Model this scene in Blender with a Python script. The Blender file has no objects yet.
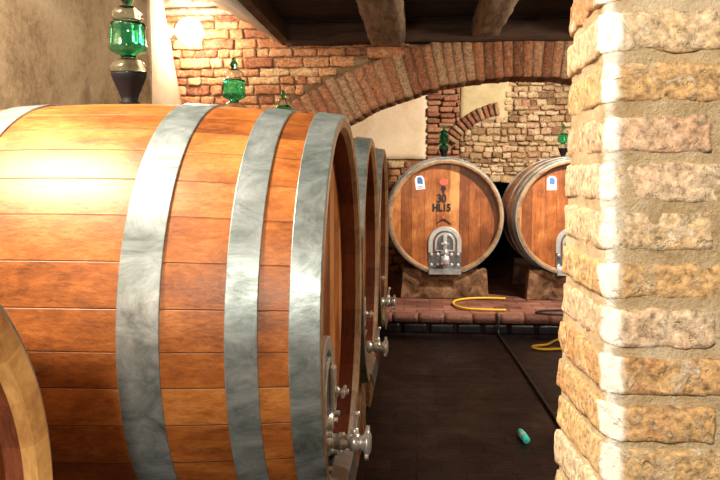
import bpy, math, random
from mathutils import Vector, Matrix, noise
PI = math.pi
random.seed(7)
S = bpy.context.scene
COL = S.collection

# ------------------------------------------------------------------ materials
class N:
    """tiny wrapper round one material's node tree"""
    def __init__(s, name):
        s.m = bpy.data.materials.new(name); s.m.use_nodes = True
        s.t = s.m.node_tree; s.t.nodes.clear()
        s.out = s.t.nodes.new('ShaderNodeOutputMaterial')
        s.b = s.t.nodes.new('ShaderNodeBsdfPrincipled')
        s.t.links.new(s.b.outputs[0], s.out.inputs[0])
    def n(s, kind, ins=None, **kw):
        nd = s.t.nodes.new('ShaderNode' + kind)
        for k, v in kw.items(): setattr(nd, k, v)
        for k, v in (ins or {}).items(): s.put(nd.inputs[k], v)
        return nd
    def put(s, sock, v):
        if isinstance(v, bpy.types.NodeSocket): s.t.links.new(v, sock)
        elif isinstance(v, bpy.types.Node): s.t.links.new(v.outputs[0], sock)
        else:
            if isinstance(v, tuple) and len(v) == 3 and sock.type == 'RGBA': v = (*v, 1)
            sock.default_value = v
    def set(s, **kw):
        for k, v in kw.items(): s.put(s.b.inputs[k.replace('_', ' ')], v)
        return s
    def math(s, op, a, b=0.0, c=None):
        d = {0: a, 1: b}
        if c is not None: d[2] = c
        return s.n('Math', d, operation=op).outputs[0]
    def obj(s): return s.n('TexCoord').outputs['Object']
    def pos(s): return s.n('NewGeometry').outputs['Position']
    def scale(s, v, x, y, z):
        return s.n('VectorMath', {0: v, 1: (x, y, z)}, operation='MULTIPLY').outputs[0]
    def noise(s, v, sc, det=4, rough=.55, dist=0.0, w=None):
        d = {'Vector': v, 'Scale': sc, 'Detail': det, 'Roughness': rough, 'Distortion': dist}
        nd = s.n('TexNoise', None, noise_dimensions='4D' if w is not None else '3D')
        for k, x in d.items(): s.put(nd.inputs[k], x)
        if w is not None: s.put(nd.inputs['W'], w)
        return nd.outputs[0]
    def ramp(s, f, stops):
        nd = s.n('ValToRGB', {0: f}); e = nd.color_ramp.elements
        while len(e) < len(stops): e.new(.5)
        for q, (p, c) in zip(e, stops):
            q.position = p
            q.color = (c, c, c, 1) if not isinstance(c, tuple) else (*c, 1)
        return nd.outputs[0]
    def mix(s, f, a, b, mode='MIX'):
        nd = s.n('Mix', None, data_type='RGBA', blend_type=mode)
        s.put(nd.inputs[0], f); s.put(nd.inputs[6], a); s.put(nd.inputs[7], b)
        return nd.outputs[2]
    def bump(s, h, strength=.3, dist=.01, normal=None):
        d = {'Height': h, 'Strength': strength, 'Distance': dist}
        if normal is not None: d['Normal'] = normal
        return s.n('Bump', d).outputs[0]

def wood_stave(name, count, head=False, dark=(.13, .034, .006), mid=(.40, .125, .024), light=(.62, .26, .068)):
    q = N(name)
    o = q.obj()
    sx = q.n('SeparateXYZ', {0: o})
    rnd = q.n('ObjectInfo').outputs['Random']
    if head:
        w = q.math('MULTIPLY', sx.outputs[1], count)
        g = q.scale(o, 12, 9, 1.1)
    else:
        ang = q.math('ARCTAN2', sx.outputs[2], q.math('MULTIPLY', sx.outputs[1], -1.0))
        w = q.math('MULTIPLY', ang, count / (2 * PI))
        g = q.scale(o, 3.0, 12, 12)
    w = q.math('ADD', w, q.math('MULTIPLY', rnd, 37.0))
    v = q.n('TexVoronoi', None, voronoi_dimensions='1D'); q.put(v.inputs['W'], w); q.put(v.inputs['Randomness'], .55); q.put(v.inputs['Scale'], 1.0)
    e = q.n('TexVoronoi', None, voronoi_dimensions='1D', feature='DISTANCE_TO_EDGE'); q.put(e.inputs['W'], w); q.put(e.inputs['Randomness'], .55); q.put(e.inputs['Scale'], 1.0)
    cell = q.n('SeparateColor', {0: v.outputs['Color']}).outputs[0]
    w4 = q.math('MULTIPLY', cell, 9.0)
    grain = q.noise(g, 1.6, 6, .65, .6, w4)
    fine = q.noise(q.scale(g, 2.5, 2, 2) if not head else q.scale(g, 3, 3, 2.5), 4.0, 6, .75, .3, w4)
    blot = q.noise(o, 3.2, 5, .6, .4)
    f = q.math('ADD', q.math('ADD', q.math('MULTIPLY', grain, .55), .21), q.math('MULTIPLY', q.math('SUBTRACT', cell, .5), .34 if not head else .55))
    f = q.math('ADD', f, q.math('MULTIPLY', q.math('SUBTRACT', fine, .5), .75))
    f = q.math('ADD', f, q.math('MULTIPLY', q.math('SUBTRACT', blot, .5), 1.0))
    c = q.ramp(f, [(.20, dark), (.50, mid), (.78, light)])
    seam = q.ramp(e.outputs['Distance'], [(.006, 1.0), (.022, 0.0)])
    c = q.mix(q.math('MULTIPLY', seam, .6), c, (.05, .016, .005))
    spots = q.ramp(q.noise(q.scale(g, 1.6, 1, 1), 1.5, 7, .75, .5), [(.54, 0.0), (.70, 1.0)])
    c = q.mix(q.math('MULTIPLY', spots, .6), c, (.10, .028, .006))
    h = q.math('SUBTRACT', q.math('MULTIPLY', fine, .35), q.math('MULTIPLY', seam, .6))
    q.set(Base_Color=c, Roughness=q.ramp(grain, [(.2, .34), (.8, .52)]), Normal=q.bump(h, .6, .006), Specular_IOR_Level=.5)
    return q.m

def wood_end(name, c0, c1):
    q = N(name); o = q.obj()
    sx = q.n('SeparateXYZ', {0: o})
    ang = q.math('ARCTAN2', sx.outputs[2], q.math('MULTIPLY', sx.outputs[1], -1.0))
    cell = q.n('TexWhiteNoise', None, noise_dimensions='1D'); q.put(cell.inputs['W'], q.math('FLOOR', q.math('MULTIPLY', ang, 32 / (2 * PI))))
    f = q.math('ADD', q.math('MULTIPLY', q.noise(q.scale(o, 40, 9, 9), 2.5, 5, .65, .5), .8), q.math('MULTIPLY', cell.outputs[0], .25))
    q.set(Base_Color=q.ramp(f, [(.3, c0), (.75, c1)]), Roughness=.55, Normal=q.bump(f, .35, .004))
    return q.m

def galvanised(name):
    q = N(name); o = q.obj()
    big = q.noise(q.scale(o, 1.0, 1.0, 1.6), 5.5, 8, .72, 1.0, q.math('MULTIPLY', q.n('ObjectInfo').outputs['Random'], 20.0))
    fine = q.noise(q.scale(o, 5, 40, 40), 1.2, 5, .7)
    c = q.ramp(big, [(.30, (.085, .10, .085)), (.44, (.23, .28, .28)), (.56, (.36, .42, .43)), (.72, (.58, .64, .66))])
    rust = q.ramp(q.noise(q.scale(o, 14, 14, 5), 1.3, 6, .75), [(.60, 0.0), (.74, 1.0)])
    c = q.mix(q.math('MULTIPLY', rust, .55), c, (.16, .12, .05))
    q.set(Base_Color=c, Metallic=.55, Roughness=q.ramp(fine, [(.2, .30), (.8, .50)]), Normal=q.bump(big, .25, .006))
    return q.m

def plain(name, c, rough=.5, metal=0.0, var=.0, bump=.0, sc=20, **kw):
    q = N(name); o = q.obj()
    if var:
        f = q.noise(o, sc, 6, .65, .3)
        c = q.ramp(f, [(.25, tuple(x * (1 - var) for x in c)), (.75, tuple(min(1, x * (1 + var)) for x in c))])
        if bump: q.set(Normal=q.bump(f, bump, .01))
    q.set(Base_Color=c, Roughness=rough, Metallic=metal, **kw)
    return q.m

def glass(name, c, rough=.06):
    q = N(name)
    f = q.noise(q.obj(), 18, 3, .5)
    q.set(Base_Color=c, Roughness=rough, Transmission_Weight=1.0, IOR=1.42, Normal=q.bump(f, .25, .006))
    return q.m

def brick_mat(name, stops, lime=(.72, .62, .48), lime_amt=.5, sc=1.0, bump=.5, contrast=.55, rough=.85):
    q = N(name); p = q.pos()
    isl = q.n('NewGeometry').outputs['Random Per Island']
    big = q.noise(p, 9 * sc, 6, .65, .5, q.math('MULTIPLY', isl, 30.0))
    f = q.math('ADD', isl, q.math('MULTIPLY', q.math('SUBTRACT', big, .5), contrast))
    c = q.ramp(f, stops)
    fine = q.noise(p, 60 * sc, 6, .7, .2)
    c = q.mix(.8, c, q.ramp(fine, [(.34, .16), (.52, .85), (.68, 1.45)]), 'MULTIPLY')
    lm = q.ramp(q.noise(p, 24 * sc, 7, .72, .8), [(.53, 0.0), (.64, 1.0)])
    c = q.mix(q.math('MULTIPLY', lm, lime_amt), c, lime)
    pit = q.ramp(q.noise(p, 38 * sc, 4, .6, .3), [(.30, 0.0), (.40, 1.0)])
    h = q.math('ADD', q.math('MULTIPLY', fine, .7), q.math('ADD', q.math('MULTIPLY', pit, .5), q.math('MULTIPLY', lm, .25)))
    q.set(Base_Color=c, Roughness=rough, Normal=q.bump(h, bump, .012 / sc), Specular_IOR_Level=.25)
    return q.m

def paint_lit_edge(mat):
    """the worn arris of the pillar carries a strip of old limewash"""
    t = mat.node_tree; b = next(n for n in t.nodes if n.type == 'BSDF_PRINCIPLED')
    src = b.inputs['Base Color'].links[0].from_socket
    a = t.nodes.new('ShaderNodeAttribute'); a.attribute_name = 'lit_edge'
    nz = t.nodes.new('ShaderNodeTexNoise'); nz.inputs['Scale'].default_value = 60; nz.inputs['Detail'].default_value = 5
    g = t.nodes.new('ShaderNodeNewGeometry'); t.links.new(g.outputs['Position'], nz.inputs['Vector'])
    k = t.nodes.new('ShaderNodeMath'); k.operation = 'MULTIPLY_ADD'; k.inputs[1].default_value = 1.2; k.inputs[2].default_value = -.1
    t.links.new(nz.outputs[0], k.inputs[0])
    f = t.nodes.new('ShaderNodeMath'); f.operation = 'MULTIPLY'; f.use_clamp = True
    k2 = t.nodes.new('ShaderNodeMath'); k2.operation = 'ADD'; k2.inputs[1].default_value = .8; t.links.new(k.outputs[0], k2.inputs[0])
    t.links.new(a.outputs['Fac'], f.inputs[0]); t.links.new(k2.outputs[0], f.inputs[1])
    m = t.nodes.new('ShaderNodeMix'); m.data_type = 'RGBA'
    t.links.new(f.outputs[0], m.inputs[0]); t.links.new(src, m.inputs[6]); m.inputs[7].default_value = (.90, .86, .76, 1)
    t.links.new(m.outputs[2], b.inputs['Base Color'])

def plaster(name, c0, c1, c2, sc=1.0, bump=.3):
    q = N(name); p = q.pos()
    a = q.noise(p, 1.5 * sc, 7, .62, .6); b = q.noise(p, 26 * sc, 6, .7)
    f = q.math('ADD', a, q.math('MULTIPLY', q.math('SUBTRACT', b, .5), .45))
    q.set(Base_Color=q.ramp(f, [(.30, c0), (.5, c1), (.70, c2)]), Roughness=.9, Normal=q.bump(b, bump, .015), Specular_IOR_Level=.2)
    return q.m

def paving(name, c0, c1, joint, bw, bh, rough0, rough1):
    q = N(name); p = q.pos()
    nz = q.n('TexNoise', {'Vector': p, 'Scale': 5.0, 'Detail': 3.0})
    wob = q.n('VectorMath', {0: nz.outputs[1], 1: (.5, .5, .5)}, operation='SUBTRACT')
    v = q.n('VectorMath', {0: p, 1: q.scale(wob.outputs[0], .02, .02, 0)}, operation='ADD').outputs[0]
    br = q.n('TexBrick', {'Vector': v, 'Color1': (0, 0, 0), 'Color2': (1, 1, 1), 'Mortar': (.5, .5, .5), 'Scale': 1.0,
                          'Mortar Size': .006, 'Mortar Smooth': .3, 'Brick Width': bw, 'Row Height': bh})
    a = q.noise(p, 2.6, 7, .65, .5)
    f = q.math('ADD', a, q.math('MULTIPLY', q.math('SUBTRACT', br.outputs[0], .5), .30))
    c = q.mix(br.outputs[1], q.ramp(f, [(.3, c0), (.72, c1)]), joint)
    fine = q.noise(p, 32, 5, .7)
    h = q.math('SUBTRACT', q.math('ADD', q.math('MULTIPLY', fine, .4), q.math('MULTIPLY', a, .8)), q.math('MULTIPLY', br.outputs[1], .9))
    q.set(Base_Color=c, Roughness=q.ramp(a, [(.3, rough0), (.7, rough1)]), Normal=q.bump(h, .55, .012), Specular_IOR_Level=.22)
    return q.m

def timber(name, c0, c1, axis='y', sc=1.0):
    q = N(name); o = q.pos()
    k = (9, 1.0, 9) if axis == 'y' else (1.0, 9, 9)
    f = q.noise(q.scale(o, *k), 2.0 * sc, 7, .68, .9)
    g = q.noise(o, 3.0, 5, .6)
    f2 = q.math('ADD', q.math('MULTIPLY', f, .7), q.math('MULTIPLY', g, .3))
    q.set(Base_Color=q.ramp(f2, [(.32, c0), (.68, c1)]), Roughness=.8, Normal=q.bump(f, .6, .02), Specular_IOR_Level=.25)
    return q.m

M = dict(
    stave=wood_stave('oak_staves', 38),
    head=wood_stave('oak_head_boards', 7.0, True, (.15, .040, .009), (.38, .115, .026), (.66, .30, .10)),
    chime=wood_end('oak_chime', (.16, .075, .032), (.46, .28, .15)),
    croze=wood_end('wine_stained_oak', (.075, .018, .008), (.26, .075, .030)),
    pale_chime=wood_end('pale_oak_chime', (.36, .14, .035), (.76, .44, .15)),
    hoop=galvanised('galvanised_steel'),
    steel=plain('stainless_steel', (.76, .77, .78), .34, .72, .18, .1, 14),
    dark_steel=plain('dull_steel', (.24, .24, .25), .38, .85, .35, .2, 16),
    iron=plain('dark_iron', (.05, .05, .055), .5, .6, .3, .2, 20),
    cone=plain('dark_rubber', (.004, .0035, .006), .6, 0, .3, .1, 30, Specular_IOR_Level=.2),
    green=glass('green_glass', (.24, .90, .64)), clear=glass('pale_green_glass', (.90, .98, .94)),
    deep=glass('deep_green_glass', (.10, .55, .30)),
    white=plain('paper', (.78, .80, .82), .6), blue=plain('blue_ink', (.05, .14, .42), .6),
    black=plain('black_ink', (.012, .009, .008), .6), red=plain('red_wax', (.70, .11, .07), .5, 0, .25, .2, 60),
    yellow=plain('yellow_rubber', (.80, .46, .03), .42, 0, .12, .0, 8),
    rubber=plain('black_rubber', (.010, .010, .011), .5),
    cyan=plain('turquoise_plastic', (.10, .95, .92), .35), cyan_pale=plain('pale_turquoise', (.55, .9, .86), .35),
    pillar=brick_mat('pillar_brick', [(.0, (.56, .25, .11)), (.12, (.68, .42, .19)), (.45, (.74, .50, .24)), (.7, (.80, .62, .42)), (1., (.72, .44, .27))],
                     (.84, .71, .52), .80, 1.5, .8, .7),
    pillar_mortar=plaster('pillar_mortar', (.44, .31, .16), (.64, .49, .29), (.78, .66, .46), 6.0, .8),
    brick=brick_mat('cellar_brick', [(.0, (.26, .09, .045)), (.3, (.44, .18, .08)), (.6, (.54, .26, .12)), (1., (.60, .40, .22))], (.70, .56, .38), .40, .8, .6),
    mortar=plaster('old_mortar', (.14, .08, .04), (.27, .17, .09), (.40, .29, .18), 3.0, .6),
    vouss=brick_mat('arch_brick', [(.0, (.20, .075, .04)), (.35, (.32, .12, .06)), (.65, (.40, .17, .085)), (1., (.40, .26, .16))], (.55, .44, .32), .30, .8, .6),
    stone=brick_mat('rubble_stone', [(.0, (.24, .13, .06)), (.25, (.48, .30, .15)), (.55, (.62, .43, .24)), (.85, (.70, .52, .33)), (1., (.45, .20, .10))], (.74, .62, .46), .35, .8, .8),
    pilaster=brick_mat('red_brick', [(.0, (.27, .10, .055)), (.5, (.40, .16, .085)), (1., (.46, .22, .12))], (.60, .48, .34), .22, .8, .5),
    plaster_brown=plaster('brown_plaster', (.20, .13, .07), (.44, .33, .20), (.56, .45, .30), 1.2),
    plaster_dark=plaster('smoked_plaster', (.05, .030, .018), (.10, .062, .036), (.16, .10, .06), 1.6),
    plaster_pale=plaster('pale_plaster', (.58, .42, .27), (.70, .54, .37), (.76, .62, .46), 1.4),
    plaster_sand=plaster('sand_plaster', (.42, .33, .17), (.54, .44, .25), (.62, .52, .32), 2.0),
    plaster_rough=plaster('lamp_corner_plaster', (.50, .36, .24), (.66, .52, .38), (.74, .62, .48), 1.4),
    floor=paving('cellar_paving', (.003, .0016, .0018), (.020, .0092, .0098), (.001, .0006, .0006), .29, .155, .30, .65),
    plat=paving('terracotta_paving', (.13, .050, .036), (.30, .135, .095), (.05, .025, .018), .30, .155, .35, .6),
    edge=brick_mat('edge_brick', [(.0, (.16, .060, .045)), (.5, (.27, .11, .080)), (1., (.32, .15, .11))], (.3, .2, .15), .2, .8, .4, .5, .5),
    riser=plain('shaded_riser_brick', (.016, .012, .018), .35, 0, .5, .4, 9),  # riser's shade put into its dark brick colour
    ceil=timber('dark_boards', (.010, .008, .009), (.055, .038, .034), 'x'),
    beam=timber('weathered_beam', (.04, .025, .018), (.44, .32, .23), 'y'),
    lintel=timber('dark_lintel', (.020, .012, .010), (.085, .046, .032), 'x'),
    cradle=plaster('cradle_block', (.025, .012, .007), (.17, .085, .045), (.42, .25, .14), 4.5, .6),
    gap_dark=plain('gap_shade', (.012, .009, .008), .95),  # near-black, stands for the shade between the far barrels
)
paint_lit_edge(M['pillar']); paint_lit_edge(M['pillar_mortar'])
lampm = N('lamp_globe'); lampm.set(Base_Color=(1, .95, .85), Emission_Color=(1, .86, .66), Emission_Strength=40.0)
M['lamp'] = lampm.m

# ------------------------------------------------------------------ mesh helpers
class MB:
    def __init__(s): s.v = []; s.f = []; s.sm = []
    def add(s, vs, fs, smooth=False, mat=None):
        b = len(s.v)
        s.v += [tuple(mat @ Vector(p)) if mat else tuple(p) for p in vs]
        s.f += [tuple(b + i for i in f) for f in fs]; s.sm += [smooth] * len(fs)
        return s
    def box(s, x0, x1, y0, y1, z0, z1, mat=None):
        v = [(x, y, z) for z in (z0, z1) for y in (y0, y1) for x in (x0, x1)]
        return s.add(v, [(0, 2, 3, 1), (4, 5, 7, 6), (0, 1, 5, 4), (2, 6, 7, 3), (0, 4, 6, 2), (1, 3, 7, 5)], False, mat)
    def rough(s, x0, x1, y0, y1, z0, z1, cell, rad, amp, freq, mat=None, seed=None, smooth=True):
        """a block with rounded worn edges and an uneven surface"""
        L = [(x0, x1), (y0, y1), (z0, z1)]
        n = [max(2, min(60, round((b - a) / cell))) for a, b in L]
        idx = {}; vs = []
        sd = Vector((seed if seed is not None else random.uniform(0, 90), 3.3, 7.7))
        def vert(i, j, k):
            key = (i, j, k)
            if key in idx: return idx[key]
            p = Vector([L[a][0] + (L[a][1] - L[a][0]) * (key[a] / n[a]) for a in range(3)])
            q = Vector([min(max(p[a], L[a][0] + rad), L[a][1] - rad) for a in range(3)])
            d = p - q
            if d.length > 1e-9: p = q + d.normalized() * rad
            p = p + noise.noise_vector(p * freq + sd) * amp + noise.noise_vector(p * freq * 3.1 + sd) * amp * .45
            idx[key] = len(vs); vs.append(p); return idx[key]
        fs = []
        for a in range(3):
            u, w = (a + 1) % 3, (a + 2) % 3
            for side in (0, n[a]):
                for i in range(n[u]):
                    for j in range(n[w]):
                        r = []
                        for di, dj in ((0, 0), (1, 0), (1, 1), (0, 1)):
                            k = [0, 0, 0]; k[a] = side; k[u] = i + di; k[w] = j + dj
                            r.append(vert(*k))
                        fs.append(tuple(r if side else r[::-1]))
        return s.add(vs, fs, smooth, mat)
    def lathe(s, prof, seg=48, mat=None, smooth=True, closed=False):
        """prof: (r, h) pairs turned about local Z"""
        vs = []; fs = []; rows = []
        for r, h in prof:
            if r < 1e-6: rows.append([len(vs)]); vs.append((0, 0, h))
            else:
                rows.append(list(range(len(vs), len(vs) + seg)))
                vs += [(r * math.cos(2 * PI * i / seg), r * math.sin(2 * PI * i / seg), h) for i in range(seg)]
        pr = list(zip(rows, rows[1:])) + ([(rows[-1], rows[0])] if closed else [])
        for A, B in pr:
            if len(A) == 1 and len(B) == 1: continue
            for i in range(seg):
                j = (i + 1) % seg
                if len(A) == 1: fs.append((A[0], B[j], B[i]))
                elif len(B) == 1: fs.append((A[i], A[j], B[0]))
                else: fs.append((A[i], A[j], B[j], B[i]))
        return s.add(vs, fs, smooth, mat)
    def prism(s, poly, t0, t1, mat=None, smooth=False):
        """outline in local XZ... given as (a, b), swept along local X from t0 to t1: points (t, a, b)"""
        n = len(poly)
        v = [(t0, a, b) for a, b in poly] + [(t1, a, b) for a, b in poly]
        f = [tuple(range(n))[::-1], tuple(range(n, 2 * n))] + [(i, (i + 1) % n, n + (i + 1) % n, n + i) for i in range(n)]
        return s.add(v, f, smooth, mat)
    def ring(s, outer, inner, t0, t1, mat=None):
        n = len(outer)
        v = []
        for t in (t0, t1):
            v += [(t, a, b) for a, b in outer] + [(t, a, b) for a, b in inner]
        f = []
        for i in range(n):
            j = (i + 1) % n
            f += [(2 * n + i, 2 * n + j, 3 * n + j, 3 * n + i), (j, i, n + i, n + j), (i, j, 2 * n + j, 2 * n + i), (n + j, n + i, 3 * n + i, 3 * n + j)]
        return s.add(v, f, False, mat)
    def tube(s, pts, r, seg=10, sub=8):
        P = [Vector(p) for p in pts]
        Q = []
        for i in range(len(P) - 1):
            a, b, c, d = P[max(i - 1, 0)], P[i], P[i + 1], P[min(i + 2, len(P) - 1)]
            for k in range(sub):
                t = k / sub
                Q.append(.5 * ((2 * b) + (c - a) * t + (2 * a - 5 * b + 4 * c - d) * t * t + (3 * b - a - 3 * c + d) * t ** 3))
        Q.append(P[-1])
        vs = []; fs = []
        for i, p in enumerate(Q):
            d = (Q[min(i + 1, len(Q) - 1)] - Q[max(i - 1, 0)]).normalized()
            up = Vector((0, 0, 1)) if abs(d.z) < .95 else Vector((1, 0, 0))
            x = d.cross(up).normalized(); y = x.cross(d)
            vs += [p + (x * math.cos(2 * PI * k / seg) + y * math.sin(2 * PI * k / seg)) * r for k in range(seg)]
        for i in range(len(Q) - 1):
            for k in range(seg):
                l = (k + 1) % seg
                fs.append((i * seg + k, i * seg + l, (i + 1) * seg + l, (i + 1) * seg + k))
        fs.append(tuple(range(seg))); fs.append(tuple(range((len(Q) - 1) * seg, len(Q) * seg))[::-1])
        return s.add(vs, fs, True)
    def build(s, name, mat, parent=None, bevel=0, loc=None):
        me = bpy.data.meshes.new(name); me.from_pydata(s.v, [], s.f); me.update()
        me.polygons.foreach_set('use_smooth', s.sm)
        import bmesh
        bm = bmesh.new(); bm.from_mesh(me); bmesh.ops.recalc_face_normals(bm, faces=bm.faces[:]); bm.to_mesh(me); bm.free()
        me.materials.append(mat)
        o = bpy.data.objects.new(name, me); COL.objects.link(o)
        if loc: o.location = loc
        if parent is not None: o.parent = parent
        if bevel:
            b = o.modifiers.new('bevel', 'BEVEL'); b.width = bevel; b.segments = 2; b.limit_method = 'ANGLE'; b.angle_limit = math.radians(40)
        return o

def tag(o, label, cat, group=None, kind=None):
    o['label'] = label; o['category'] = cat
    if group: o['group'] = group
    if kind: o['kind'] = kind
    return o
def thing(name, label, cat, loc=(0, 0, 0), rz=0, group=None):
    o = bpy.data.objects.new(name, None); o.empty_display_size = .1; COL.objects.link(o)
    o.location = loc; o.rotation_euler = (0, 0, rz)
    return tag(o, label, cat, group)
def copy_tree(o, parent=None):
    c = o.copy(); COL.objects.link(c)
    if parent is not None: c.parent = parent
    for ch in list(o.children): copy_tree(ch, c)
    return c
def struct(o, label=None, cat=None):
    o['kind'] = 'structure'
    if label: o['label'] = label; o['category'] = cat
    return o

XAX = Matrix.Rotation(PI / 2, 4, 'Y')          # turns local Z into local X

# ------------------------------------------------------------------ barrels (axis along local X, decorated head at +X)
def barrel(R, B, L, label, loc, rz, group, hoops, chime_w=.048, recess=.085, fittings=True, chime='chime', rsteel=True):
    root = thing('wine_barrel', label, 'barrel', loc, rz, group)
    hl = L / 2
    rr = lambda x: B - (B - R) * (x / hl) ** 2
    n = 26
    prof = [(rr(-hl + L * i / n), -hl + L * i / n) for i in range(n + 1)]
    MB().lathe(prof, 128, XAX).build('staves', M['stave'], root)
    for s in (1, -1):
        Ri = R - chime_w
        cm = MB()
        for q in ([(R, s * hl), (R - .010, s * (hl + .004))], [(R - .010, s * (hl + .004)), (Ri + .014, s * (hl - .002))], [(Ri + .014, s * (hl - .002)), (Ri, s * (hl - .022))]):
            cm.lathe(q, 128, XAX)
        cm.build('chime', M[chime], root)
        MB().lathe([(Ri, s * (hl - .022)), (Ri + .004, s * (hl - recess - .012))], 128, XAX).build('chime_inside', M['croze'], root)
        q = [(Ri + .012, s * (hl - recess)), (Ri * .6, s * (hl - recess - .004)), (0, s * (hl - recess - .006))]
        MB().lathe(q, 96, XAX, smooth=False).build('barrel_head', M['head'], root)
    for a, b in hoops:
        t = .0065 if max(abs(a), abs(b)) < hl - .02 else .010
        h = MB()
        for k in ([(rr(a) - .001, a), (rr(a) + t - .001, a)], [(rr(a) + t - .001, a), (rr(a) + t, a + .002)],
                  [(rr(a) + t, a + .002), (rr((a + b) / 2) + t, (a + b) / 2), (rr(b) + t, b - .002)],
                  [(rr(b) + t, b - .002), (rr(b) + t - .001, b)], [(rr(b) + t - .001, b), (rr(b) - .001, b)]):
            h.lathe(k, 128, XAX)
        xm = (a + b) / 2
        for dx in (-.028, .028):                # rivets where the band laps over itself
            for dz in (-.02, .02):
                A = math.radians(200) + dz
                mt = Matrix.Rotation(A, 4, 'X') @ Matrix.Translation((xm + dx * (b - a) / .1, 0, rr(xm) + t - .001))
                h.lathe([(.008, 0), (.006, .003), (0, .0042)], 10, mt)
        h.build('hoop', M['hoop'], root)
    if fittings:
        x0 = hl - recess - .006
        def arch(hw, top, bot, cz, m=20):
            r = hw
            return [(-hw, bot)] + [(r * -math.cos(PI * i / m), cz + (top - cz) * math.sin(PI * i / m)) for i in range(m + 1)] + [(hw, bot)]
        fr = MB().ring(arch(.205, -.115, -.44, -.32), arch(.150, -.172, -.44, -.32), x0, x0 + .022)
        door_frame = fr.build('manhole_frame', M['steel'], root, .004)
        d = MB().prism(arch(.138, -.182, -.43, -.32), x0, x0 + .014)
        d.build('manhole_door', M['dark_steel'], root, .003)
        rim = MB().ring(arch(.125, -.195, -.425, -.32), arch(.100, -.22, -.41, -.32), x0 + .014, x0 + .030)
        rim.build('door_rib', M['steel'], door_frame, .003)
        # clamp bar, screw and wing nut
        c = MB().box(x0 + .03, x0 + .052, -.026, .026, -.40, -.225)
        c.build('clamp_bar', M['steel'], root, .008)
        c = MB().lathe([(0, 0), (.02, 0), (.02, .012), (.011, .014), (.011, .05), (0, .05)], 14, Matrix.Translation((x0 + .05, 0, -.325)) @ XAX)
        for sgn in (1, -1):
            c.box(x0 + .076, x0 + .088, sgn * .008, sgn * .05, -.337, -.313)
        c.build('wing_nut', M['steel'], root, .003)
        # lower plate with bolts
        lp = MB().box(x0, x0 + .016, -.205, .205, -.625, -.435)
        lp.build('valve_plate', M['dark_steel'], root, .004)
        for y in (-.165, -.085, .085, .165):
            for z in (-.465, -.595):
                bl = MB().lathe([(.020, 0), (.020, .014), (.011, .016), (.011, .034), (0, .034)], 8, Matrix.Translation((x0 + .014, y, z)) @ XAX, smooth=False)
                bl.build('bolt', M['steel'], root)
        bz = MB().lathe([(.05, 0), (.05, .012), (.038, .016), (.038, .026), (0, .03)], 20, Matrix.Translation((x0 + .014, 0, -.445)) @ XAX)
        bz.build('boss', M['steel'], root)
        # tap
        T = lambda dx: Matrix.Translation((x0 + dx, 0, -.522)) @ XAX
        tp = MB().lathe([(.052, .014), (.052, .028), (.030, .03), (.030, .06), (.036, .062), (.036, .082), (.028, .086), (.028, .105),
                         (.037, .108), (.039, .122), (.037, .138), (.027, .142), (.027, .155), (.034, .157), (.034, .165), (.0, .165)], 24, T(0))
        tap = tp.build('tap', M['steel'], root)
        cp = MB().lathe([(.034, .160), (.050, .163), (.055, .168), (.055, .176), (.043, .180), (.030, .186), (.0, .188)], 24, T(0))
        for k in range(4):
            a = PI / 4 + k * PI / 2
            cp.box(x0 + .164, x0 + .178, -.010, .010, .045, .066, Matrix.Translation((0, 0, -.522)) @ Matrix.Rotation(a, 4, 'X'))
        cp.build('tap_cap', M['steel'], tap)
        hd = MB().tube([(x0 + .122, 0, -.49), (x0 + .124, 0, -.462), (x0 + .128, 0, -.43), (x0 + .132, 0, -.415)], .0085, 10)
        hd.lathe([(.016, 0), (.016, .02), (.010, .024), (0, .026)], 12, Matrix.Translation((x0 + .122, 0, -.488)))
        hd.lathe([(0, -.012), (.010, -.008), (.012, 0), (.010, .008), (0, .012)], 10, Matrix.Translation((x0 + .132, 0, -.41)))
        hd.build('tap_handle', M['steel'], tap)
        # apron below the tap that folds over the chime
        v = [(x0 + .012, -.625), (x0 + .04, -.60), (hl + .012, -.635), (hl + .026, -.705), (hl + .018, -.708), (hl + .004, -.645), (x0 + .04, -.615)]
        ap = MB()
        m_ = len(v)
        vs = [(a, -.20, b) for a, b in v] + [(a, .20, b) for a, b in v]
        ap.add(vs, [tuple(range(m_)), tuple(range(m_, 2 * m_))[::-1]] + [(i, m_ + i, m_ + (i + 1) % m_, (i + 1) % m_) for i in range(m_)])
        ap.build('drip_plate', M['dark_steel'], root, .003)
    return root

HO = [(.728, .8145), (.551, .642), (.252, .371), (-.371, -.252), (-.642, -.551), (-.8145, -.728)]
ZC = 1.227
XB = -.265 - .815
near_labels = ['large oak barrel in the foreground with wide grey steel hoops filling the left side',
               'second oak barrel of the left row, between the large foreground one and the farthest',
               'farthest oak barrel of the left row, its head nearest the brick arch']
YB = [2.62, 4.16, 5.70]
first = barrel(.70, .755, 1.63, near_labels[0], (XB, YB[0], ZC), 0, 'oak barrels in the left row', HO)
for k in (1, 2):
    c = copy_tree(first); c.location = (XB, YB[k], ZC); c['label'] = near_labels[k]
ZB = 1.225
XBK = [.34, 1.90]; YBK = 8.77 + .815
back_l = ['oak barrel facing us past the arch, stencilled 30 HL15 above its steel door',
          'oak barrel past the arch partly hidden behind the pale brick pillar']
backs = []
for k in (0, 1):
    c = copy_tree(first); c.location = (XBK[k], YBK, ZB); c.rotation_euler = (0, 0, -PI / 2)
    c['label'] = back_l[k]; c['group'] = 'oak barrels facing us beyond the arch'; backs.append(c)
small = barrel(.55, .59, .92, 'smaller oak barrel with a pale worn rim in the bottom left corner', (-.715 - .46, .753, 1.71 - .60), 0, None,
               [(.40, .455), (.22, .29), (-.29, -.22), (-.455, -.40)], .062, .06, False, 'pale_chime')

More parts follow.
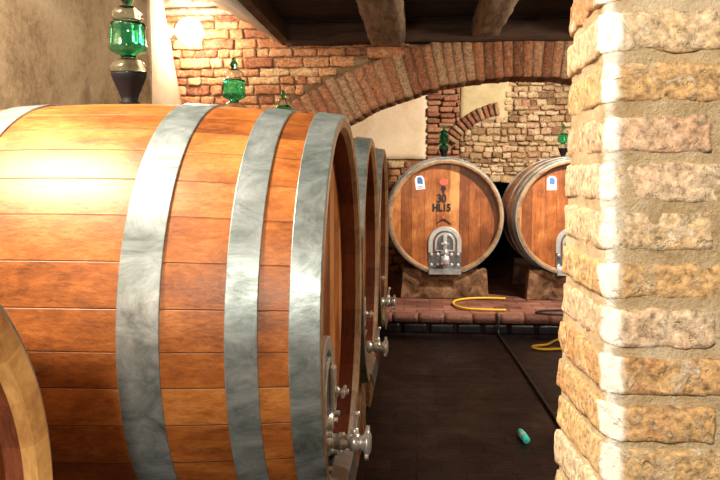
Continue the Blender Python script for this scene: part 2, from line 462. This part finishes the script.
# stencil, seal and stickers on the far barrels (children of their barrels, on the head boards)
def text_mesh(body, size, bold):
    cu = bpy.data.curves.new('t', 'FONT'); cu.body = body; cu.size = size; cu.offset = bold; cu.extrude = .0008
    cu.align_x = 'CENTER'; cu.align_y = 'CENTER'
    o = bpy.data.objects.new('t', cu); COL.objects.link(o)
    dg = bpy.context.evaluated_depsgraph_get(); dg.update()
    me = bpy.data.meshes.new_from_object(o.evaluated_get(dg))
    bpy.data.objects.remove(o)
    me.transform(Matrix.Diagonal((.80, 1, 1, 1)))
    return me
HX = .815 - .085 - .004
# text lies in XY, facing +Z: map x->local -y.. seen from +X, right-hand is local +Y, up is Z
FACE = Matrix(((0, 0, 1, 0), (1, 0, 0, 0), (0, 1, 0, 0), (0, 0, 0, 1)))
def on_head(me, name, mat, parent, y, z, rot=0, lift=.004):
    me.materials.clear(); me.materials.append(mat)
    o = bpy.data.objects.new(name, me); COL.objects.link(o); o.parent = parent
    o.matrix_local = Matrix.Translation((HX + lift, y, z)) @ FACE @ Matrix.Rotation(rot, 4, 'Z')
    return o
t = on_head(text_mesh('30', .140, .006), 'stencil_number', M['black'], backs[0], -.045, .225); t['label'] = 'black stencilled 30'

t = on_head(text_mesh('HL15', .128, .006), 'stencil_text', M['black'], backs[0], -.045, .112); t['label'] = 'black stencilled HL15'
def disc(rx, ry, h, n=24):
    me = bpy.data.meshes.new('d'); v = [(rx * math.cos(2 * PI * i / n), ry * math.sin(2 * PI * i / n), 0) for i in range(n)]
    v += [(x * .9, y * .9, h) for x, y, z in v]
    me.from_pydata(v, [], [tuple(range(n, 2 * n))] + [(i, (i + 1) % n, n + (i + 1) % n, n + i) for i in range(n)]); return me
def flat(poly, h):
    n = len(poly); me = bpy.data.meshes.new('p'); v = [(x, y, 0) for x, y in poly] + [(x, y, h) for x, y in poly]
    me.from_pydata(v, [], [tuple(range(n, 2 * n))] + [(i, (i + 1) % n, n + (i + 1) % n, n + i) for i in range(n)]); return me
o = on_head(disc(.055, .042, .006), 'seal', M['red'], backs[0], -.025, .43); o['label'] = 'red oval seal'
mk = flat([(-.030, .02), (-.012, .045), (.012, .045), (.030, .02), (.030, -.008), (.012, -.024), (.008, -.06), (-.008, -.06), (-.012, -.024), (-.030, -.008)], .002)
on_head(mk, 'stamp', M['black'], backs[0], -.025, .345)
mk = flat([(-.09, -.04), (-.045, -.002), (-.012, .018), (.0, .035), (.012, .018), (.05, -.004), (.10, -.05), (.085, -.056), (.045, -.024), (.006, -.006), (-.006, -.006), (-.045, -.022), (-.08, -.05)], .002)
on_head(mk, 'scribble', M['black'], backs[0], -.02, -.04)
on_head(disc(.010, .022, .004), 'wax_dot', M['red'], backs[0], -.025, -.005)
def sticker(parent, y, z, rot):
    a = on_head(flat([(-.058, -.085), (.058, -.085), (.058, .05), (.03, .085), (-.03, .085), (-.058, .05)], .002), 'sticker', M['white'], parent, y, z, rot)
    a['label'] = 'white paper sticker'
    def mark(me, name, dy):
        me.materials.append(M['blue']); c = bpy.data.objects.new(name, me); COL.objects.link(c); c.parent = a; c.location = (0, dy, .0024)
    mark(flat([(-.030, -.022), (.034, -.036), (.038, .022), (.014, .058), (-.028, .048)], .001), 'sticker_mark', .014)
    for k in range(2):
        mark(flat([(-.036, -.004), (.036, -.004), (.036, .004), (-.036, .004)], .001), 'sticker_line', -.048 - .018 * k)
sticker(backs[0], -.315, .425, .12)
sticker(backs[1], -.27, .42, 0)

# ------------------------------------------------------------------ glass airlocks standing in the bung holes
def shell(v):
    return MB().lathe(v + [(a - .004, h) for a, h in v[::-1]], 40, closed=True)
def airlock(label, loc, group):
    r = thing('glass_airlock', label, 'airlock', loc, 0, group)
    MB().lathe([(0, .0), (.036, .0), (.038, .004), (.036, .010), (.029, .013), (.033, .03), (.045, .06), (.058, .09), (.064, .108), (.063, .114), (0, .114)], 40).build('stopper', M['cone'], r)
    shell([(.064, .1145), (.0675, .122), (.067, .133), (.062, .147), (.052, .158), (.038, .167), (.027, .172)]).build('lower_bulb', M['clear'], r)
    v = [(0, .1725), (.026, .1725), (.029, .182), (.046, .187), (.062, .195), (.070, .205), (.070, .213), (.065, .220), (.063, .284), (.067, .290), (.062, .298), (.034, .304), (.026, .306), (0, .306)]
    v = v[1:-1] + [(a - .0035 if a > .03 else a - .003, h + (.0035 if h < .25 else -.0035)) for a, h in v[-2:0:-1]]
    jar = MB().lathe(v, 48, closed=True)
    for i, p in enumerate(jar.v):               # pressed flutes round the jar
        x, y, z = p
        if .222 < z < .288 and abs(x) + abs(y) > .01:
            k = 1 + .035 * math.cos(12 * math.atan2(y, x)); jar.v[i] = (x * k, y * k, z)
    jar.build('jar', M['green'], r)
    shell([(.040, .3065), (.050, .312), (.056, .322), (.056, .334), (.048, .347), (.034, .357), (.020, .363)]).build('upper_bulb', M['clear'], r)
    MB().lathe([(0, .3635), (.018, .3635), (.014, .369), (.022, .380), (.024, .390), (.019, .402), (.010, .408), (.013, .416), (.009, .426), (0, .430)], 28).build('finial', M['deep'], r)
    return r
ga = 'green glass airlocks on the left row of barrels'
a0 = airlock('tall green glass airlock with dark stopper on the large foreground barrel', (XB, YB[0], ZC + .756), ga)
for k, lb in ((1, 'green glass airlock showing above the second barrel in front of the bright brick wall'),
              (2, 'small green glass airlock at the foot of the brick arch, farthest of its row')):
    c = copy_tree(a0); c.location = (XB, YB[k], ZC + .756); c['label'] = lb
for k, lb in ((0, 'dark green glass airlock on the far barrel stencilled 30'), (1, 'glass airlock on the far barrel, beside the edge of the pale pillar')):
    c = copy_tree(a0); c.location = (XBK[k], YBK, ZB + .756); c['label'] = lb; c['group'] = 'glass airlocks on the far barrels'
    if k == 0:
        for ch in c.children:
            if ch.name.startswith(('jar', 'lower', 'upper')):
                ch.material_slots[0].link = 'OBJECT'; ch.material_slots[0].material = M['deep']

# ------------------------------------------------------------------ cradles (saddle blocks)
def cradle(zbase, ztop_corner, zc, r, label, loc, rz, group, hw=.55, th=.16):
    """block across the barrel: local X thickness, local Y width"""
    rc = r + .004
    dz = ztop_corner - zc
    half = math.sqrt(max(rc * rc - dz * dz, .01))
    half = min(half, hw - .02)
    pts = [(-hw, zbase), (hw, zbase), (hw - .03, ztop_corner)]
    m = 16; a1 = math.asin(half / rc)
    pts += [(rc * math.sin(a1 - 2 * a1 * i / m), zc - rc * math.cos(a1 - 2 * a1 * i / m)) for i in range(m + 1)]
    pts += [(-hw + .03, ztop_corner)]
    b = MB(); b.prism([(y, z) for y, z in pts], -th / 2, th / 2)
    o = b.build('barrel_cradle', M['cradle'], None, .012)
    o.location = (loc[0], loc[1], 0); o.rotation_euler = (0, 0, rz)
    return tag(o, label, 'cradle', group)
rb = lambda x: .755 - .055 * (x / .815) ** 2
nm = ['large foreground barrel', 'second barrel of the left row', 'third barrel of the left row']
for k in range(3):
    for dx, w in ((.66, 'front'), (-.66, 'rear')):
        cradle(0, .60, ZC, rb(.66) + .0, f'dark cradle block under the {w} end of the {nm[k]}', (XB + dx, YB[k]), 0, 'cradles under the left row')
for k in range(2):
    for dy, w in ((-.655, 'front'), (.66, 'rear')):
        cradle(.20, .575, ZB, rb(.655), ('brown marbled cradle block under the %s of the far barrel stencilled 30' % w) if k == 0 else ('brown cradle block under the %s of the far barrel beside the pillar' % w),
               (XBK[k], YBK + dy), -PI / 2, 'cradles under the far barrels', .55, .18)
for dx, w in ((.33, 'front'), (-.33, 'rear')):
    cradle(0, .66, 1.11, .59 - .04 * (.33 / .46) ** 2, f'dark cradle block under the {w} of the smaller corner barrel', (-1.175 + dx, .753), 0, 'cradles under the small barrel', .42)

# ------------------------------------------------------------------ setting
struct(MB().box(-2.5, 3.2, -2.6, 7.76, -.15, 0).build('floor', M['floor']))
struct(MB().box(-2.5, 3.2, 7.80, 12.9, -.15, .20).build('floor_raised', M['plat']), 'raised terracotta floor under the far barrels', 'floor')
# brick nosing along the step
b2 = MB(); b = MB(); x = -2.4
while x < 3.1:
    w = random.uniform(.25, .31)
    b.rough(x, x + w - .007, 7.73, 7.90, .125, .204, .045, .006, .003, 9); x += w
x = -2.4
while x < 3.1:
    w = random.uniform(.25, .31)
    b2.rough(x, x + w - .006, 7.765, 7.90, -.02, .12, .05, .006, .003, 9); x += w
struct(b2.build('trim_4', M['riser']), 'dark brick riser of the step', 'step')
struct(b.build('trim_1', M['edge']), 'brick edge of the step up to the far barrels', 'step')

# left wall: thick brown plaster, then the recess with the lamp
def wavy_wall(x, y0, y1, z0, z1, th, name, mat, slant=0.0, amp=.02):
    b = MB(); ny, nz = max(2, int((y1 - y0) / .08)), max(2, int((z1 - z0) / .08))
    vs = []
    for j in range(nz + 1):
        for i in range(ny + 1):
            z = z0 + (z1 - z0) * j / nz
            yy = y1 - slant * max(0, z0 + (z1 - z0) * j / nz - 2.32)
            y = y0 + (yy - y0) * i / ny
            vs.append((x + noise.noise(Vector((y * .9, z * .9, x))) * amp + noise.noise(Vector((y * 4, z * 4, x))) * amp * .3, y, z))
    nf = len(vs)
    for j in range(nz + 1):
        for i in range(ny + 1):
            yy = y1 - slant * max(0, z0 + (z1 - z0) * j / nz - 2.32)
            vs.append((x - th, y0 + (yy - y0) * i / ny, z0 + (z1 - z0) * j / nz))
    fs = []; W = ny + 1
    for j in range(nz):
        for i in range(ny):
            a = j * W + i; fs += [(a, a + 1, a + W + 1, a + W), (nf + a, nf + a + W, nf + a + W + 1, nf + a + 1)]
    for j in range(nz):
        for i in (0, ny):
            a = j * W + i; fs.append((a, a + W, nf + a + W, nf + a))
    for i in range(ny):
        for j in (0, nz):
            a = j * W + i; fs.append((a, a + 1, nf + a + 1, nf + a))
    b.add(vs, fs, True)
    o = b.build(name, mat)
    return o
struct(wavy_wall(-1.97, -2.6, 5.18, 0, 3.6, .5, 'wall_left', M['plaster_brown']), 'brown stained plaster wall behind the left row', 'wall')
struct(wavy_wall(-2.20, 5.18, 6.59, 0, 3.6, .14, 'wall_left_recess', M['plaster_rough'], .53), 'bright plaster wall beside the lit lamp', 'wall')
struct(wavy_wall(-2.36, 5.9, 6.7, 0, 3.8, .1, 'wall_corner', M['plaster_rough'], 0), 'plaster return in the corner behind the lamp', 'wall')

# middle wall with the segmental brick arch
AX, AZ, RI, RE = .95, 1.71 - 2.503, 3.40, 3.815
YA = 6.60
wall = bpy.data.objects.new('wall_middle', None); COL.objects.link(wall); struct(wall, 'brick cross wall with a wide arch', 'wall')
b = MB()
xs = [-2.5, -1.3] + [-1.3 + .1 * i for i in range(1, 36)] + [2.2, 3.2]
rm = (RI + RE) / 2
def zlow(x):
    return AZ + math.sqrt(max(rm * rm - (x - AX) ** 2, 0))
for i in range(len(xs) - 1):
    xa, xb = xs[i], xs[i + 1]
    if xb <= -1.3 + 1e-6 or xa >= 2.2 - 1e-6: za = zb = 0
    else: za, zb = zlow(xa), zlow(xb)
    v = [(xa, y, z) for y in (YA, YA + .28) for z in (za, 3.75)] + [(xb, y, z) for y in (YA, YA + .28) for z in (zb, 3.75)]
    b.add(v, [(0, 1, 5, 4), (2, 6, 7, 3), (1, 3, 7, 5), (0, 4, 6, 2), (0, 2, 3, 1), (4, 5, 7, 6)])
b.build('mortar', M['mortar'], wall)
b = MB(); z = 1.95; row = 0
while z < 3.62:
    h = random.uniform(.066, .088); x = -2.42 - random.uniform(0, .2); zm = z + h / 2
    while x < 2.9:
        w = random.uniform(.17, .29) if random.random() < .75 else random.uniform(.10, .15)
        x1 = x + w
        lim = RE + .02
        dz = z - AZ
        hx = math.sqrt(max(lim * lim - dz * dz, 0)) if dz < lim else 0
        aL, aR = AX - hx, AX + hx
        segs = [(x, x1)]
        if hx:
            if x >= aL and x1 <= aR: segs = []
            elif x < aL < x1: segs = [(x, aL)]
            elif x < aR < x1: segs = [(aR, x1)]
        for s0, s1 in segs:
            if s1 - s0 > .04:
                d = random.uniform(-.012, .012)
                b.rough(s0, s1, YA - .034 + d, YA + .05, z, z + h, .020, .007, .013, 18)
        x = x1 + random.uniform(.006, .014)
    z += h + random.uniform(.007, .013); row += 1
b.build('brickwork', M['brick'], wall)
b = MB()
nV = 46; t0, t1 = math.asin((-1.32 - AX) / RI), math.asin((2.2 - AX) / RI)
for i in range(nV):
    tm = t0 + (t1 - t0) * (i + .5) / nV; w = (t1 - t0) / nV * 3.6 - .008
    mt = Matrix.Translation((AX, 0, AZ)) @ Matrix.Rotation(tm, 4, 'Y')
    b.rough(-w / 2, w / 2, YA - .105 + random.uniform(-.008, .008), YA + .29, RI + random.uniform(-.008, .008), RE + random.uniform(-.025, .015), .035, .004, .008, 16, mt)
b.build('arch_ring', M['vouss'], wall)
b = MB()
for i in range(nV * 2):
    ta = t0 + (t1 - t0) * i / (nV * 2); tb = t0 + (t1 - t0) * (i + 1) / (nV * 2)
    v = []
    for y in (YA - .094, YA + .285):
        for r in (RI + .012, RE - .02):
            for t in (ta, tb): v.append((AX + r * math.sin(t), y, AZ + r * math.cos(t)))
    b.add(v, [(0, 1, 3, 2), (4, 6, 7, 5), (0, 4, 5, 1), (2, 3, 7, 6), (0, 2, 6, 4), (1, 5, 7, 3)])
b.build('arch_mortar', M['mortar'], wall)
# brick pad under the weathered beam
b = MB(); b.rough(-.47, -.08, 6.50, 6.75, 2.785, 2.885, .03, .012, .008, 10); b.build('beam_pad', M['brick'], wall)

# ceiling, beams
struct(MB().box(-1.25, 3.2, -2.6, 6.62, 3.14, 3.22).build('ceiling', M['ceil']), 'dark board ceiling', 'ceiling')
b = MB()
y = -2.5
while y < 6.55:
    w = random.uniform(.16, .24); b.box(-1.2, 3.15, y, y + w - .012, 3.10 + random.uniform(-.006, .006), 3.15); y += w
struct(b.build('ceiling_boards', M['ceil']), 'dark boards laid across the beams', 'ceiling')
def beam(x0, x1, z0, z1, y0, y1, label, mat='beam', amp=.014):
    b = MB(); b.rough(x0, x1, y0, y1, z0, z1, .06, .02, amp, 3.5)
    return struct(b.build('ceiling_beam', M[mat]), label, 'beam')
beam(-.43, -.12, 2.885, 3.14, 3.2, 6.62, 'weathered timber beam above the arch, left of the two')
beam(.46, .70, 2.94, 3.14, 3.2, 6.62, 'timber beam above the arch, right of the two')
beam(1.42, 1.68, 2.92, 3.14, 3.2, 6.62, 'timber beam behind the pillar')
struct(MB().rough(-1.20, 2.6, 6.42, 6.60, 2.91, 3.10, .07, .012, .01, 3).build('trim_2', M['lintel']), 'dark timber lintel along the top of the arch wall', 'lintel')
# sloping plaster soffit on the left with its timber edge
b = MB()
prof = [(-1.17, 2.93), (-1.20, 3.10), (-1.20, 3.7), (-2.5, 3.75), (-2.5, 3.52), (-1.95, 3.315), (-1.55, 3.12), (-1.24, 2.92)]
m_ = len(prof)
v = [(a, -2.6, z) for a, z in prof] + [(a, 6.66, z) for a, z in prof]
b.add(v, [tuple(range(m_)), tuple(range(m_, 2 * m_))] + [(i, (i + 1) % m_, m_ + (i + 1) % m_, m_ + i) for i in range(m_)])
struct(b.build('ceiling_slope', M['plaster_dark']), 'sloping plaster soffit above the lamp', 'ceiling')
b = MB(); b.rough(-2.34, -1.62, 6.22, 6.40, 3.235, 3.315, .05, .012, .006, 6); b.rough(-2.34, -1.50, 6.42, 6.56, 3.19, 3.25, .05, .012, .006, 6)
struct(b.build('trim_3', M['beam']), 'timber battens at the top of the lamp corner', 'beam')

# far room
wf = bpy.data.objects.new('wall_back', None); COL.objects.link(wf); struct(wf, 'old stone and brick wall behind the far barrels', 'wall')
YF = 10.7
b = MB()
b.box(-1.4, .78, YF + .03, YF + .35, .2, 3.9); b.box(.78, 3.2, YF + .03, YF + .35, 1.66, 3.9)
b.box(2.75, 3.2, YF + .03, YF + .35, .2, 1.66)
b.build('mortar', M['mortar'], wf)
MB().rough(-1.4, .13, YF - .03, YF + .06, 1.985, 3.9, .08, .01, .012, 3).build('plaster_panel', M['plaster_pale'], wf)
MB().rough(.62, 1.36, YF - .01, YF + .06, 2.56, 3.9, .06, .01, .02, 4).build('plaster_patch', M['plaster_sand'], wf)
def courses(x0, x1, z0, z1, hh, ww, yy, amp, keep=None, rad=.014, gap=.014):
    b = MB(); z = z0
    while z < z1 - .02:
        h = min(random.uniform(*hh), z1 - z); x = x0 - random.uniform(0, .05)
        while x < x1 - .03:
            w = min(random.uniform(*ww), x1 - x)
            xa = max(x, x0)
            zj = z + random.uniform(-.016, .016)
            if x + w - xa > .03 and (keep is None or keep((xa + x + w) / 2, z + h / 2)):
                b.rough(xa, x + w - gap, YF - yy + random.uniform(-.03, .02), YF + .05, zj, zj + h - gap * .6, .03, rad, amp, 14)
            x += w
        z += h + gap * .5
    return b
BAX, BAZ, BR = 1.34, 1.71 + .0, .93
inarc = lambda x, z: x < 1.12 and z > 1.95 and BR - .02 < math.hypot(x - BAX, z - BAZ) < BR + .20
courses(.13, .62, .3, 3.6, (.068, .078), (.20, .26), .07, .006, lambda x, z: not (inarc(x, z) and x > .4)).build('brick_pilaster', M['pilaster'], wf)
courses(-1.4, .13, .3, 1.98, (.09, .12), (.18, .28), .02, .010).build('low_brickwork', M['brick'], wf)
courses(.62, 3.15, 1.64, 3.85, (.045, .105), (.08, .23), .02, .020,
        lambda x, z: not inarc(x, z) and not (x < 1.30 - max(0, (2.75 - z)) * .55 and z > 2.55), .009, .012).build('rubble', M['stone'], wf)
b = MB()
for i in range(11):
    a = math.radians(146 - i * 4.5); mt = Matrix.Translation((BAX, 0, BAZ)) @ Matrix.Rotation(PI / 2 - a, 4, 'Y')
    b.rough(-.030, .030, YF - .085, YF + .05, BR, BR + .19, .04, .009, .006, 12, mt)
b.build('blind_arch', M['vouss'], wf)
# low recess added under the rubble to keep the gap dark
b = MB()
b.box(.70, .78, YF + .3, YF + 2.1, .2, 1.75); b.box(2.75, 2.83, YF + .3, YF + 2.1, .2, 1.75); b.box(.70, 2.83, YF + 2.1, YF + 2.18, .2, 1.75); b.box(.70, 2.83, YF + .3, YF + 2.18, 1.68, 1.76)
struct(b.build('wall_added_recess', M['gap_dark']), 'dark low recess added for the shade between the far barrels', 'wall')
struct(MB().box(-1.4, 3.2, 6.85, 11.1, 3.85, 3.95).build('ceiling_far', M['plaster_brown']), 'plaster ceiling of the far room', 'ceiling')
struct(MB().box(-1.5, -1.38, 6.85, 11.1, 0, 3.95).build('wall_far_left', M['mortar']), 'side wall of the far room', 'wall')
struct(MB().box(3.15, 3.3, -2.6, 12.9, 0, 3.95).build('wall_right', M['plaster_brown']), 'right side wall behind the pillar', 'wall')

# near brick pillar
random.seed(21)
pil = bpy.data.objects.new('wall_pillar', None); COL.objects.link(pil); struct(pil, 'pale rough brick pillar filling the right edge', 'pillar')
PX, PY0, PY1, PX1 = .242, .95, 1.20, 1.0
def lean(o):
    lit_edge = [0.0] * len(o.data.vertices)
    for v in o.data.vertices:
        if v.co.x > .6: continue
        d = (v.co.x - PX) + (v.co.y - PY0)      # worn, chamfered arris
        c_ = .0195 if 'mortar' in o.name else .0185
        lit_edge[v.index] = min(1, max(0, (.024 - d) / .010))  # weight of the light painted pale on the corner
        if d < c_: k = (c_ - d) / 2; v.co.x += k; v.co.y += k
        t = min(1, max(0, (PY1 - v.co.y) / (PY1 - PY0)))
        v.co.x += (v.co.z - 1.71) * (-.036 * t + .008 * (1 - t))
    at = o.data.attributes.new('lit_edge', 'FLOAT', 'POINT'); at.data.foreach_set('value', lit_edge)
b = MB(); b.rough(PX + .0032, PX1, PY0 + .0042, PY1 - .002, 1.0, 2.4, .007, .012, .0050, 20)
b.rough(PX + .004, PX1, PY0 + .005, PY1 - .004, -.02, 1.0, .05, .018, .005, 14); b.rough(PX + .004, PX1, PY0 + .005, PY1 - .004, 2.4, 3.14, .05, .018, .005, 14)
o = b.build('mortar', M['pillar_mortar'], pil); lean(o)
b = MB(); pitch = .0642; k = 0; z = 1.71 + .226 - .0642 * 30
# courses whose joints fall where the photographed ones do
while z < 3.1:
    vis = 1.1 < z < 2.3
    cell = .007 if vis else .03
    h = pitch - random.uniform(.010, .018)
    off = (0, .13)[k % 2]
    x = PX; first_ = True
    while x < PX1 - .03:
        w = (.145 if (k % 2) else .255) if first_ else .255
        w = min(w + random.uniform(-.01, .01), PX1 - x)
        cc = cell if x < .55 else max(cell, .015)
        jx = random.uniform(-.004, .003)
        b.rough(x + (jx if first_ else .004), x + w - .008, PY0 + random.uniform(-.004, .004), PY1 if (first_) else PY0 + .12, z, z + h, cc, .0055, .0040, 34)
        first_ = False; x += w
    z += pitch; k += 1
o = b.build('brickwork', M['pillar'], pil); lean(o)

# ------------------------------------------------------------------ lamp in the corner
LX, LY, LZ = -2.03, 6.22, 2.99
r = thing('wall_lamp', 'glowing round lamp in the upper left corner beside the brick wall', 'lamp', (-2.19, LY, LZ))
MB().lathe([(0, -.02), (.05, -.02), (.05, .012), (.03, .02), (0, .02)], 20, XAX).build('back_plate', M['white'], r)
MB().lathe([(.022, .0), (.022, .06), (.034, .065), (.034, .085), (0, .085)], 16, XAX).build('socket', M['white'], r)
MB().lathe([(0, -.115)] + [(.115 * math.cos(a), .115 * math.sin(a)) for a in [(-80 + 160 * i / 14) * PI / 180 for i in range(15)]] + [(0, .115)], 28, Matrix.Translation((.185, 0, 0))).build('globe', M['lamp'], r)

# ------------------------------------------------------------------ hoses and bits on the floor
pz = .20
b = MB().tube([(1.09, 8.80, pz + .022), (.85, 8.82, pz + .022), (.64, 8.77, pz + .022), (.48, 8.62, pz + .022), (.43, 8.42, pz + .022), (.46, 8.22, pz + .022), (.56, 8.08, pz + .022), (.76, 8.03, pz + .022), (1.0, 8.02, pz + .022)], .014)
tag(b.build('hose', M['yellow']), 'yellow hose bent in a loop on the terracotta step', 'hose')
b = MB().tube([(2.0, 7.60, .014), (1.62, 7.62, .014), (1.45, 7.45, .014), (1.33, 7.26, .014), (1.2, 7.19, .014), (1.16, 7.12, .014), (1.25, 7.05, .014), (1.5, 7.1, .014)], .0135)
tag(b.build('hose', M['yellow']), 'yellow hose end lying below the step beside the pillar', 'hose')
b = MB().tube([(2.0, 8.20, pz + .018), (1.62, 8.10, pz + .018), (1.42, 8.04, pz + .018), (1.32, 7.93, pz + .018), (1.40, 7.86, pz + .018), (1.6, 7.83, pz + .018), (2.0, 7.9, pz + .018)], .011)
tag(b.build('cable', M['rubber']), 'black cable coiled on the edge of the step beside the pillar', 'cable')
b = MB().tube([(.868, 7.80, pz + .018), (.873, 7.72, pz + .014), (.878, 7.70, .13), (.882, 7.67, .04), (.89, 7.5, .018), (.93, 6.6, .017), (.975, 5.2, .017), (1.03, 3.6, .017)], .013)
tag(b.build('cable', M['rubber']), 'straight black cable running down the step along the dark floor', 'cable')
r = thing('plastic_cap', 'small turquoise plastic cap lying on the dark floor near the pillar', 'cap', (.70, 4.60, 0), .12)
MB().lathe([(0, -.085), (.020, -.085), (.024, -.08), (.024, .06), (.020, .066), (.018, .085), (0, .085)], 20, Matrix.Translation((0, 0, .0245)) @ Matrix.Rotation(-PI / 2, 4, 'X')).build('shell', M['cyan'], r)
MB().lathe([(.0245, -.03), (.0252, -.028), (.0252, .018), (.0245, .02)], 20, Matrix.Translation((0, 0, .0255)) @ Matrix.Rotation(-PI / 2, 4, 'X')).build('band', M['cyan_pale'], r)

# ------------------------------------------------------------------ lights of the cellar and an added fill
def point(name, loc, e, c, rad):
    l = bpy.data.lights.new(name, 'POINT'); l.energy = e; l.color = c; l.shadow_soft_size = rad
    o = bpy.data.objects.new(name, l); COL.objects.link(o); o.location = loc
    return o
point('cellar_lamp_light', (-1.62, 1.75, 2.98), 145, (1, .90, .75), .13)
point('passage_lamp_light', (-.40, -.85, 2.5), 122, (1, .89, .74), .12)
sp = bpy.data.lights.new('far_room_spot', 'SPOT'); sp.energy = 420; sp.color = (1, .88, .72); sp.shadow_soft_size = .08; sp.spot_size = math.radians(92); sp.spot_blend = .5
so = bpy.data.objects.new('far_room_spot', sp); COL.objects.link(so); so.location = (2.2, 7.2, 3.3)
so.rotation_euler = (Vector((.95, 9.6, 1.45)) - so.location).to_track_quat('-Z', 'Y').to_euler()
point('added_aisle_fill', (2.3, 4.2, 2.75), 95, (1, .86, .66), .12)  # unseen fill added to brighten the heads of the left row
w = bpy.data.worlds.new('World'); S.world = w; w.use_nodes = True
w.node_tree.nodes['Background'].inputs[0].default_value = (1, .93, .86, 1)
w.node_tree.nodes['Background'].inputs[1].default_value = .09

# ------------------------------------------------------------------ camera
cam = bpy.data.cameras.new('camera'); cam.sensor_width = 36; cam.lens = 709.85 / 720 * 36; cam.clip_start = .02
co = bpy.data.objects.new('camera', cam); COL.objects.link(co)
co.location = (0, 0, 1.71); co.rotation_euler = (math.radians(90 - 5.008), 0, math.radians(4.645))
S.camera = co
S.view_settings.view_transform = 'Standard'; S.view_settings.look = 'None'; S.view_settings.gamma = 1; S.view_settings.exposure = 1.15
S.view_settings.use_curve_mapping = False
